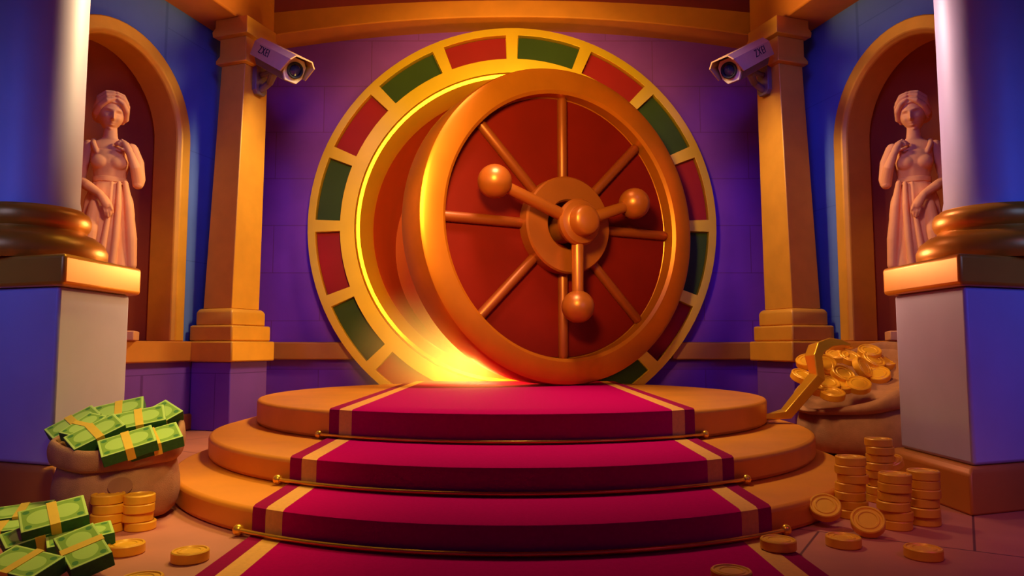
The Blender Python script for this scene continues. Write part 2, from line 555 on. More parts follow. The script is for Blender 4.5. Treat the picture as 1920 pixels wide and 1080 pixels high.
for side, fn in (('left', lambda m: m), ('right', mirrored)):
    w = fn(side_wall()).build('wall_' + side, M['wall_side'], None, 0)
    tag(w, kind='structure')
    nb = fn(niche()).build('niche', M['niche'], w, 60)
    trim(fn(arch_surround()), M['gold_stone'], 0.01, 35)
    # ledge along the wall, lower wall facing and baseboard
    lg = MB()
    lp = [wpt(-5.2, 0, 0), wpt(-5.2, 0.10, 0), wpt(1.35, 0.10, 0), wpt(1.35, 0, 0)]
    lg.prism([(p.x, p.y) for p in lp][::-1], ZL0, ZL1)
    trim(fn(lg), M['ledge'], 0.015)
    lw = MB()
    lp = [wpt(-5.2, -0.02, 0), wpt(-5.2, 0.05, 0), wpt(1.35, 0.05, 0), wpt(1.35, -0.02, 0)]
    lw.prism([(p.x, p.y) for p in lp][::-1], 0, ZL0)
    o = fn(lw).build('wall_%s_lower' % side, M['wall_low'], None, 0); tag(o, kind='structure')
    bb = MB()
    lp = [wpt(-5.2, 0, 0), wpt(-5.2, 0.09, 0), wpt(1.35, 0.09, 0), wpt(1.35, 0, 0)]
    bb.prism([(p.x, p.y) for p in lp][::-1], 0, 0.16)
    tag(fn(bb).build('baseboard_' + side, M['brown'], None, 40, 0.015), kind='structure')
    # beam above the wall
    bm_ = MB()
    lp = [wpt(-5.2, -0.3, 0), wpt(-5.2, 0.46, 0), wpt(1.6, 0.46, 0), wpt(1.6, -0.3, 0)]
    bm_.prism([(p.x, p.y) for p in lp][::-1], ZS, ZS + 0.75)
    trim(fn(bm_), M['beam'], 0.02)
    # ledge and lower facing of the back wall on this side of the vault
    bl = MB(); bl.box(-3.55, -1.80, YW - 0.10, YW, ZL0, ZL1)
    trim(fn(bl), M['ledge'], 0.015)

# back beam (a shallow arch in front of the wall top) and ceiling
def zbeam(x): return P(960, 33, 7.9).z - 0.030 * x * x
def ztop(x): return P(960, 2, 7.9).z - 0.020 * x * x
bb = MB(); rings = []
for i in range(25):
    x = -3.4 + 6.8 * i / 24
    rings.append([Vector((x, 7.88, zbeam(x))), Vector((x, 7.88, ztop(x) + 0.3)), Vector((x, YW + 0.02, ztop(x) + 0.3)), Vector((x, YW + 0.02, zbeam(x)))])
bb.loft(rings); trim(bb, M['beam'], 0.012)
ce = MB(); rings = []
for i in range(25):
    x = -5.5 + 11 * i / 24
    rings.append([Vector((x, -0.5, ztop(x))), Vector((x, 8.4, ztop(x))), Vector((x, 8.4, ztop(x) + 0.2)), Vector((x, -0.5, ztop(x) + 0.2))])
ce.loft(rings); tag(ce.build('ceiling', M['ceiling'], None, 40), kind='structure')


# ================================================================ PODIUM, CARPET, RODS
Z1 = E - 0.384
Y1 = YF(779, Z1)
Z2 = P(960, 837, Y1).z
Y2 = YF(880, Z2)
Z3 = P(960, 935, Y2).z
Y3 = YF(988, Z3)
TIERS = [dict(z=Z1, c=6.0, ax=1.99, yf=Y1, back=None), dict(z=Z2, c=5.4, ax=2.07, yf=Y2, back=7.9), dict(z=Z3, c=4.9, ax=2.06, yf=Y3, back=7.9)]
for t in TIERS: t['ay'] = t['c'] - t['yf']


def yfront(i, x):
    t = TIERS[i]
    return t['c'] - t['ay'] * math.sqrt(max(0, 1 - (x / t['ax']) ** 2))


pod = empty('round_podium', (0, 6, 0), label='round three-stepped golden podium in front of the vault', cat='podium')
zlow = [Z2, Z3, 0.0]
for i, t in enumerate(TIERS):
    poly = []
    for j in range(65):
        a = PI + PI * j / 64
        poly.append((t['ax'] * math.cos(a), t['c'] + t['ay'] * math.sin(a)))
    if t['back'] is None:
        for j in range(1, 64):
            a = PI * j / 64
            poly.append((t['ax'] * math.cos(a), t['c'] + (7.96 - t['c']) * math.sin(a)))
    else:
        w = t['ax'] + (0.10 if i == 2 else 0.0)
        poly += [(w, t['back']), (-w, t['back'])]
    mb = MB(); mb.prism([(x, y - 6) for x, y in poly], zlow[i], t['z'])
    mb.build('step', M['step'], pod, 40, 0.022, 3)

# carpet: five lengthwise strips that follow the steps
CT = 0.012
car = empty('red_carpet', (0, 2.2, 0), label='crimson carpet with gold stripes and plum edges running down the podium steps', cat='carpet')


def carpet_profile(x):
    pts = [(7.86, Z1)]
    zs = [Z1, Z2, Z3, 0.0]
    for i in range(3):
        y = yfront(i, x)
        e = 0.02
        pts += [(y + 0.35, zs[i]), (y + e, zs[i]), (y + 0.004, zs[i] - 0.006), (y - 0.002, zs[i] - e), (y - 0.002, zs[i + 1] + e * 1.2), (y - 0.008, zs[i + 1] + 0.006), (y - 0.02, zs[i + 1])]
    pts += [(2.9, 0.0), (2.0, 0.0)] if yfront(2, x) - 0.02 > 2.95 else [(2.6, 0.0), (2.0, 0.0)]
    return pts


def strip(name, x0, x1, m, lift=0.001):
    nn = max(3, int(abs(x1 - x0) / 0.05))
    mb = MB(); rings = []
    for i in range(nn + 1):
        x = x0 + (x1 - x0) * i / nn
        prof = carpet_profile(x)
        top, bot = [], []
        for k, (y, z) in enumerate(prof):
            riser = 0 < (k - 1) % 7 and k <= 21 and ((k - 1) % 7) >= 2
            oy = -CT if ((k >= 1 and k <= 21) and ((k - 1) % 7) in (2, 3, 4, 5)) else 0.0
            oz = CT if not ((k >= 1 and k <= 21) and ((k - 1) % 7) in (3, 4)) else 0.0
            top.append(Vector((x, y + oy - 2.2, z + oz + lift)))
            bot.append(Vector((x, y - 2.2 - 0.0005, z + lift * 0.5 + 0.0005)))
        rings.append(top + bot[::-1])
    mb.loft(rings)
    return mb.build(name, m, car, 50)


CW, CE, CG = 1.10, 1.03, 0.945
strip('carpet_field', -CG, CG, M['carpet'])
for sgn in (-1, 1):
    g_ = strip('gold_stripe', sgn * CG, sgn * CE, M['gold_cloth']); g_['label'] = 'woven gold stripe'
    e_ = strip('edge_band', sgn * CE, sgn * CW, M['carpet_edge']); e_['label'] = 'plum edge band'

# stair rods at the foot of each riser
rod_lab = ['thin brass stair rod at the foot of the top step', 'thin brass stair rod at the foot of the middle step', 'thin brass stair rod on the floor at the lowest step']
for i in range(3):
    zz = [Z2, Z3, 0.0][i] + CT + 0.016
    xr = 1.165
    r = empty('stair_rod', (0, yfront(i, 0) - 0.04, zz - 0.014), label=rod_lab[i], cat='rod', group='stair rods across the carpet')
    pts = []
    for k in range(41):
        x = -xr + 2 * xr * k / 40
        pts.append(Vector((x, yfront(i, x) - yfront(i, 0) + 0.04 - CT - 0.026, 0.014)))
    mb = MB(); mb.tube(pts, 0.0095, 10); mb.build('rod', M['gold_bright'], r)
    for s in (0, -1):
        mb = MB(); mb.sphere(pts[s], 0.024, 16, 10); mb.build('finial', M['gold_bright'], r)


# ================================================================ VAULT FRAME
vf = empty('vault_frame', (RC.x, RC.y, 0), label='round gold vault frame ringed with red and green panels on the violet wall', cat='vault frame')
R0, RA, RB, RCc = 380 * K, 366 * K, 320 * K, 293 * K
DEL = math.radians(1.75)
YFACE, YPOCK, YBACK = 0.0, 0.09, 0.25
angs, kind_ = [], []                         # angle list with flags: True when the cell after it is a pocket
for s in range(16):
    a0 = 2 * PI * s / 16
    L = [a0 - DEL, a0 + DEL] + [a0 + DEL + (2 * PI / 16 - 2 * DEL) * k / 6 for k in range(1, 6)]
    for k, a in enumerate(L):
        angs.append(a); kind_.append(k >= 1)


def rp(r, a, y):
    z = RC.z + r * math.sin(a)
    return Vector((r * math.cos(a), y, max(z, 0.002)))


fr = MB(); na = len(angs)
for i in range(na):
    a, b = angs[i], angs[(i + 1) % na]
    prev = kind_[i - 1]
    q = lambda r1, y1, r2, y2: fr.add([rp(r1, a, y1), rp(r1, b, y1), rp(r2, b, y2), rp(r2, a, y2)], [(0, 1, 2, 3)])
    q(R0, YBACK, R0, YFACE); q(R0, YFACE, RA, YFACE); q(RB, YFACE, RCc, YFACE)
    if kind_[i]:
        q(RA, YFACE, RA, YPOCK); q(RA, YPOCK, RB, YPOCK); q(RB, YPOCK, RB, YFACE)
    else:
        q(RA, YFACE, RB, YFACE)
    q(RCc, YFACE, RCc, YBACK); q(RCc, YBACK, R0, YBACK)
    if kind_[i] != prev:
        fr.add([rp(RA, a, YFACE), rp(RA, a, YPOCK), rp(RB, a, YPOCK), rp(RB, a, YFACE)], [(0, 1, 2, 3)])
fr.build('frame', M['gold'], vf, 40, 0.010)
for s in range(16):
    if s in (11, 12): continue               # hidden under the podium
    a0, a1 = 2 * PI * s / 16 + DEL * 1.1, 2 * PI * (s + 1) / 16 - DEL * 1.1
    mb = MB(); rings = []
    for k in range(9):
        a = a0 + (a1 - a0) * k / 8
        rings.append([rp(RA - 0.004, a, YPOCK - 0.018), rp(RB + 0.004, a, YPOCK - 0.018), rp(RB + 0.004, a, YPOCK - 0.001), rp(RA - 0.004, a, YPOCK - 0.001)])
    mb.loft(rings)
    p_ = mb.build('panel', M['red'] if s % 2 == 0 else M['green'], vf, 40)
    p_['label'] = 'red enamel panel' if s % 2 == 0 else 'dark green enamel panel'
# bevelled collar and the lined tunnel behind it
mb = MB(); prof = [(292.6, 0.012), (289, -0.012), (283, 0.0), (269, 0.16), (266, 0.26), (292.6, 0.26)]
rings = [[rp(r * K, 2 * PI * j / 96, y) for j in range(96)] for r, y in prof]
mb.loft(rings + [rings[0]], False, False); mb.build('collar', M['gold_bright'], vf, 35)
mb = MB()
prof = [(292 * K, 0.262), (267 * K, 0.262), (267 * K, 1.9), (0.001, 1.9), (0.001, 2.0), (292 * K, 2.0)]
rings = [[rp(r, 2 * PI * j / 96, y) for j in range(96)] for r, y in prof]
mb.loft(rings + [rings[0]], False, False); mb.build('tunnel', M['tunnel'], vf, 40)

# ================================================================ VAULT DOOR
DPH = math.radians(28)
DR = 1.545
DCEN = P(1037, 427, 6.9)
DCEN.x = 0.56
vd = empty('vault_door', (DCEN.x, DCEN.y, 0), (0, 0, DPH), label='massive round bronze vault door standing ajar with a three-armed wheel handle', cat='vault door')
dz = max(DCEN.z, Z1 + DR + 0.014)
DC = Vector((0, 0, dz))
T = 0.5
RI = DR * 0.835
mb = MB()
mb.lathe([(0.0, -T), (DR - 0.05, -T), (DR, -T + 0.05), (DR, -0.05), (DR - 0.012, -0.018), (DR - 0.05, 0.0), (RI + 0.03, 0.0), (RI, -0.025), (RI, -0.15), (RI - 0.02, -0.17), (0.0, -0.17)], 128, 'Y', DC)
mb.build('door_slab', M['bronze'], vd, 35)
mb = MB(); mb.lathe([(0, -0.172), (RI - 0.012, -0.172), (RI - 0.012, -0.150), (0, -0.150)], 96, 'Y', DC)
o = mb.build('face_panel', M['door_red'], vd, 35); o['label'] = 'recessed dark red face'
for k in range(8):
    a = PI / 4 * k
    d = Vector((math.cos(a), 0, math.sin(a)))
    mb = MB(); mb.tube([DC + d * 0.40 + Vector((0, 0.135, 0)), DC + d * (RI - 0.03) + Vector((0, 0.135, 0))], 0.05, 14)
    mb.build('spoke', M['spoke'], vd)
mb = MB()
mb.lathe([(0.235, -0.15), (0.475, -0.15), (0.475, -0.02), (0.46, 0.0), (0.25, 0.0), (0.235, -0.02)], 64, 'Y', DC, close=True)
o = mb.build('hub_ring', M['knob'], vd, 35)
mb = MB()
mb.lathe([(0, -0.15), (0.17, -0.15), (0.17, 0.10), (0.215, 0.12), (0.225, 0.17), (0.205, 0.205), (0.165, 0.215), (0.15, 0.225), (0.14, 0.30), (0.12, 0.325), (0.07, 0.34), (0, 0.345)], 48, 'Y', DC)
hub = mb.build('wheel_handle', M['knob'], vd, 35)
for a, ln in ((161, 0.93), (20, 0.72), (270, 0.80)):
    a = math.radians(a); d = Vector((math.cos(a), 0, math.sin(a)))
    c0 = DC + Vector((0, -0.13, 0))
    mb = MB(); mb.tube([c0 + d * 0.12, c0 + d * (ln - 0.2), c0 + d * (ln - 0.1)], [0.062, 0.055, 0.055], 16); mb.build('arm', M['knob'], hub)
    mb = MB(); mb.sphere(c0 + d * ln, 0.155, 32, 18); mb.build('knob', M['knob'], hub)

# glowing haze at the foot of the open gap: scatter volume added for the glow
hz = bpy.data.materials.new('glow haze'); hz.use_nodes = True
nt = hz.node_tree; nt.nodes.remove(nt.nodes['Principled BSDF'])
vs_ = nt.nodes.new('ShaderNodeVolumeScatter'); vs_.inputs['Color'].default_value = (1.0, 0.85, 0.6, 1)
tc = nt.nodes.new('ShaderNodeTexCoord'); gr = nt.nodes.new('ShaderNodeTexGradient'); gr.gradient_type = 'SPHERICAL'
nt.links.new(tc.outputs['Object'], gr.inputs['Vector'])
pw = nt.nodes.new('ShaderNodeMath'); pw.operation = 'POWER'; pw.inputs[1].default_value = 1.5
nt.links.new(gr.outputs['Fac'], pw.inputs[0])
mu = nt.nodes.new('ShaderNodeMath'); mu.operation = 'MULTIPLY'; mu.inputs[1].default_value = 1.8
nt.links.new(pw.outputs[0], mu.inputs[0]); nt.links.new(mu.outputs[0], vs_.inputs['Density'])
nt.links.new(vs_.outputs[0], nt.nodes['Material Output'].inputs['Volume'])
mb = MB(); mb.sphere((0, 0, 0), 1.0, 32, 18)
o = mb.build('glowing_haze', hz, None, 40); o.location = P(815, 662, 7.3); o.scale = (1.0, 0.62, 0.75)
tag(o, 'warm glowing haze spilling from the vault gap over the podium', 'haze', None, 'stuff')

# ================================================================ COLUMNS ON PEDESTALS
A_ = Vector((2.24, 3.56)); OUT = Vector((0.94, 0.34)) * 0.72; BK = Vector((0.0, 0.66))


def quad_plan(e):
    """Pedestal plan of the right-hand column, grown by e on every side."""
    a = A_ + Vector((-e, -e)); b = A_ + OUT + Vector((e, -e * 0.4)); c = A_ + OUT + BK + Vector((e, e)); d = A_ + BK + Vector((-e, e * 0.6))
    return [tuple(a), tuple(b), tuple(c), tuple(d)]


CC = Vector((2.67, 3.98))
ZSL0, ZSL1 = E + 0.30, E + 0.46
for side, fn in (('right', lambda m: m), ('left', mirrored)):
    sx = 1 if side == 'right' else -1
    r = empty('round_column', (CC.x * sx, CC.y, 0), cat='column', group='round marble columns',
              label='pale round column on a tall pedestal, rising behind the ' + ('stacks of gold coins' if side == 'right' else 'sack of banknotes'))
    off = Vector((-CC.x * sx, -CC.y, 0))

    def put(mb, name, m, **kw):
        q = fn(mb)
        q.v = [v + off for v in q.v]
        return q.build(name, m, r, **kw)
    mb = MB(); mb.frustum(quad_plan(0.055), 0.0, quad_plan(0.055), 0.19); mb.frustum(quad_plan(0.055), 0.19, quad_plan(0.03), 0.225)
    mb2 = MB(); L0 = quad_plan(0.055); mb2.loft([[Vector((x, y, 0)) for x, y in L0], [Vector((x, y, 0.195)) for x, y in L0], [Vector((x, y, 0.225)) for x, y in quad_plan(0.025)]])
    put(mb2, 'plinth', M['ledge'], bevel=0.012)
    mb = MB(); mb.prism(quad_plan(0.0), 0.225, ZSL0); put(mb, 'pedestal', M['marble'], bevel=0.02)
    mb = MB(); mb.prism(quad_plan(0.05), ZSL0, ZSL1); put(mb, 'slab', M['base_gold'], bevel=0.022, seg=3)
    z = ZSL1
    prof = [(0, z), (0.355, z), (0.372, z + 0.03), (0.374, z + 0.07), (0.352, z + 0.115), (0.308, z + 0.15), (0.268, z + 0.165), (0.262, z + 0.18), (0.275, z + 0.195), (0.284, z + 0.22), (0.284, z + 0.25), (0.272, z + 0.28), (0.25, z + 0.292), (0.245, z + 0.30), (0, z + 0.30)]
    mb = MB(); mb.lathe(prof, 64, 'Z', (CC.x, CC.y, 0)); put(mb, 'column_base', M['base_gold'], smooth=50)
    mb = MB(); mb.lathe([(0, z + 0.30), (0.232, z + 0.30), (0.222, z + 0.36), (0.222, z + 1.2), (0.226, 4.45), (0, 4.45)], 64, 'Z', (CC.x, CC.y, 0)); put(mb, 'shaft', M['marble'], smooth=50)

# ================================================================ CORNER PILLARS
PD1 = Vector((math.sin(math.radians(19)), math.cos(math.radians(19))))       # along its inner face, going deeper
PD0 = Vector((-math.cos(math.radians(19)), math.sin(math.radians(19))))      # along its front face, going outwards


def pillar_plan(e, lean, w):
    """Left pillar: front corner at the given offset; e grows it, lean shifts it to the room centre."""
    c = Vector(((432 - 960) / FPX * 6.98, 7.0)) + Vector((lean, 0))
    a = c - PD0 * e - PD1 * e
    b = c + PD0 * (w[0] + e) - PD1 * e
    d = c - PD0 * e + PD1 * (w[1] + e)
    g = c + PD0 * (w[0] + e) + PD1 * (w[1] + e)
    pts = [a, d, g, b]
    return [tuple(p) for p in pts]


for side, fn in (('left', lambda m: m), ('right', mirrored)):
    sx = 1 if side == 'left' else -1
    base = Vector((-2.85 * sx, 7.2, 0))
    r = empty('corner_pillar', base, cat='pillar', group='gilded corner pillars',
              label='square gilded corner pillar carrying a camera, ' + ('beside the open vault gap' if side == 'left' else 'behind the sack of coins'))

    def put(mb, name, m, **kw):
        q = fn(mb); q.v = [v - base for v in q.v]
        return q.build(name, m, r, **kw)
    W = (0.34, 0.41); Wt = (0.29, 0.35)
    zb1, zb2 = P(432, 610, 7.0).z, P(432, 578, 7.0).z
    zc = [P(460, y, 7.0).z for y in (118, 68)]
    mb = MB(); mb.prism(pillar_plan(0.065, 0, W), 0.0, ZL0); put(mb, 'pedestal', M['wall_low'], bevel=0.01)
    mb = MB(); mb.prism(pillar_plan(0.115, 0, W), ZL0 - 0.0, ZL1); put(mb, 'pedestal_cap', M['gold_stone'], bevel=0.015)
    mb = MB(); mb.prism(pillar_plan(0.085, 0, W), ZL1, zb1); put(mb, 'base_block', M['gold_stone'], bevel=0.02, seg=3)
    mb = MB(); mb.loft([[Vector((x, y, z)) for x, y in pillar_plan(e, 0, W)] for e, z in ((0.045, zb1), (0.045, zb2 - 0.03), (0.02, zb2))]); put(mb, 'base_block', M['gold_stone'], bevel=0.015)
    mb = MB(); mb.frustum(pillar_plan(0, 0, W), zb2, pillar_plan(0, 0.06, Wt), zc[0] - 0.0); put(mb, 'shaft', M['gold_stone'], bevel=0.008)
    mb = MB()
    ex = [(0.0, 0), (0.035, 0.012), (0.04, 0.025), (0.012, 0.07), (0.012, 0.20)]
    mb.loft([[Vector((x, y, zc[0] + dz_)) for x, y in pillar_plan(e, 0.06, Wt)] for e, dz_ in ((0.005, 0), (0.04, 0.012), (0.04, 0.045), (0.015, 0.10), (0.015, zc[1] - zc[0]))]); put(mb, 'capital', M['gold_stone'], smooth=30, bevel=0.006)
    h2 = ZS - zc[1]
    mb = MB(); mb.loft([[Vector((x, y, zc[1] + dz_)) for x, y in pillar_plan(e, 0.06, Wt)] for e, dz_ in ((0.015, 0), (0.065, 0.012), (0.07, 0.06), (0.05, 0.11), (0.05, h2))]); put(mb, 'capital', M['gold_stone'], smooth=30, bevel=0.006)

# ================================================================ SECURITY CAMERAS
def text_mesh(body, size, depth):
    cu = bpy.data.curves.new('lettering', 'FONT'); cu.body = body; cu.size = size; cu.extrude = depth; cu.align_x = 'CENTER'; cu.align_y = 'CENTER'; cu.space_character = 1.2
    o = bpy.data.objects.new('lettering', cu); COL.objects.link(o)
    bpy.context.view_layer.update()
    dg = bpy.context.evaluated_depsgraph_get()
    me = bpy.data.meshes.new_from_object(o.evaluated_get(dg))
    bpy.data.objects.remove(o)
    return me


def security_camera(side):
    sx = 1 if side == 'left' else -1
    # body axis from the rear to the lens, in world space (left camera), then mirrored
    rear = P(497, 102, 7.0); front = P(553, 132, 6.55)
    ax = (front - rear).normalized()
    upv = Vector((0, 0, 1)); sidev = ax.cross(upv).normalized(); upv = sidev.cross(ax).normalized()
    roll = Matrix.Rotation(math.radians(-6), 3, ax); sidev = roll @ sidev; upv = roll @ upv
    Lc = (front - rear).length
    org = P(490, 180, 7.25); org.z = org.z
    fn = (lambda m: m) if sx == 1 else mirrored
    o0 = Vector((org.x * sx, org.y, org.z))
    r = empty('security_camera', o0, cat='camera', group='security cameras',
              label='grey boxy security camera on the pillar ' + ('beside the open vault gap' if side == 'left' else 'above the sack of coins'))

    def put(mb, name, m, parent=None, **kw):
        q = fn(mb); q.v = [v - o0 for v in q.v]
        return q.build(name, m, parent or r, **kw)

    def section(sc, hw, up, dn, along, hex_=True):
        pts = [(-hw, up * 0.55), (-hw * 0.62, up), (hw * 0.62, up), (hw, up * 0.55), (hw, -dn * 0.45), (hw * 0.6, -dn), (-hw * 0.6, -dn), (-hw, -dn * 0.45)]
        return [rear + ax * along + sidev * (x * sc) + upv * (z * sc) for x, z in pts]
    mb = MB(); mb.loft([section(1, .105, .115, .125, 0.02), section(1, .105, .115, .125, Lc - 0.03)])
    body = put(mb, 'housing', M['cam_dark'], smooth=30, bevel=0.008)
    mb = MB(); mb.loft([section(0.94, .105, .115, .125, Lc - 0.03), section(0.94, .105, .115, .125, Lc - 0.005)])
    fp = put(mb, 'face_plate', M['cam_front'], smooth=30, bevel=0.006)
    lc = rear + ax * Lc
    rot = Matrix((sidev, upv, ax)).transposed()
    mb = MB(); mb.lathe([(0.055, -0.01), (0.078, -0.01), (0.078, 0.012), (0.066, 0.018), (0.055, 0.004)], 32, 'Z', lc, close=True, mat=rot); put(mb, 'lens_ring', M['ink'], fp)
    mb = MB(); mb.lathe([(0, -0.012), (0.056, -0.012), (0.05, 0.006), (0.03, 0.016), (0, 0.02)], 32, 'Z', lc, mat=rot); put(mb, 'lens', M['cam_lens'], fp)
    # hood: bent sheet over the top, running past the front
    mb = MB()
    hp = [(-.135, -0.055), (-.13, .085), (-.085, .138), (.085, .138), (.13, .085), (.135, -0.055)]
    hi = [(.124, -0.055), (.119, .08), (.079, .127), (-.079, .127), (-.119, .08), (-.124, -0.055)]
    ringf = lambda a, cut: [rear + ax * (a - (cut if abs(z + 0.055) < 1e-6 else 0)) + sidev * x + upv * z for x, z in hp + hi]
    mb.loft([ringf(-0.02, 0), ringf(Lc + 0.10, 0.10)])
    hood = put(mb, 'hood', M['cam_body'], smooth=30)
    # four dark letters on the side of the hood that faces the room
    tm = text_mesh('ZXEI', 0.105, 0.002)
    tm.materials.append(M['ink'])
    mid = rear + ax * (Lc * 0.36) + upv * 0.03
    vs = []
    facing = sidev * (1 if sidev.dot(Vector((0, 0, E)) - mid) > 0 else -1)
    xa = ax * (1 if sx == 1 else -1)
    for v in tm.vertices:
        xx = v.co.x if sx == 1 else v.co.x
        p = mid + xa * xx + upv * v.co.y + facing * (0.1335 + v.co.z)
        vs.append(p)
    q = MB(); q.add(vs, [list(p.vertices) for p in tm.polygons])
    put(q, 'lettering', M['ink'], hood, smooth=0)
    # bracket: wall plate on the pillar face and a strut up to the housing
    plate_c = P(481, 150, 7.2)
    n2 = Vector((PD1.y, -PD1.x, 0)); t2 = Vector((PD1.x, PD1.y, 0))       # pillar inner face normal and tangent
    # nearest point on the inner face of the shaft
    c0 = Vector(((432 - 960) / FPX * 6.98 + 0.055, 7.0, 0))
    u = 0.20
    pc = c0 + t2 * u; pc.z = P(485, 152, 7.2).z
    mb = MB()
    B = Matrix((t2, n2, Vector((0, 0, 1)))).transposed()
    prof = [(-0.085, 0.13), (0.085, 0.13), (0.085, -0.12), (0.05, -0.16), (-0.05, -0.16), (-0.085, -0.12)]
    mb.loft([[pc + t2 * x + n2 * d + Vector((0, 0, z)) for x, z in prof] for d in (0.0, 0.05)])
    put(mb, 'wall_plate', M['cam_dark'], smooth=30, bevel=0.006)
    end = rear + ax * (Lc * 0.45) - upv * 0.12
    st = pc + n2 * 0.05 + Vector((0, 0, -0.10))
    mid_ = st + n2 * 0.10 + Vector((0, 0, 0.06))
    mb = MB(); mb.tube([st, mid_, end], [0.035, 0.035, 0.04], 8); put(mb, 'bracket_arm', M['cam_dark'], smooth=40)
    mb = MB(); mb.tube([pc + n2 * 0.05 + Vector((0, 0, 0.05)), end + ax * -0.06], [0.03, 0.03], 8); put(mb, 'bracket_arm', M['cam_dark'], smooth=40)


security_camera('left'); security_camera('right')

# ================================================================ STATUES
SS = 0.00462                                 # metres per unit of the statue's own measure


def remesh(mb, name, m, parent, vox, smooth_it=6):
    o = mb.build(name, m, parent, 0, merge=1e-4)
    r = o.modifiers.new('remesh', 'REMESH'); r.mode = 'VOXEL'; r.voxel_size = vox
    s = o.modifiers.new('smooth', 'SMOOTH'); s.factor = 0.5; s.iterations = smooth_it
    bake(o)
    o.data.shade_smooth()
    if not o.data.materials: o.data.materials.append(m)
    return o


def ell(z, cx, hw, hd, cy=0, n=48, fold=0.0, nf=11, ph=0.0):
    out = []
    for j in range(n):
        a = 2 * PI * j / n
        k = 1 + fold * (math.sin(nf * a + ph) + 0.5 * math.sin((nf * 2 - 3) * a + ph * 2.3))
        out.append(Vector(((cx + hw * k * math.cos(a)) * SS, (cy + hd * k * math.sin(a)) * SS, z * SS)))
    return out


def U(x, y, z): return Vector((x, y, z)) * SS


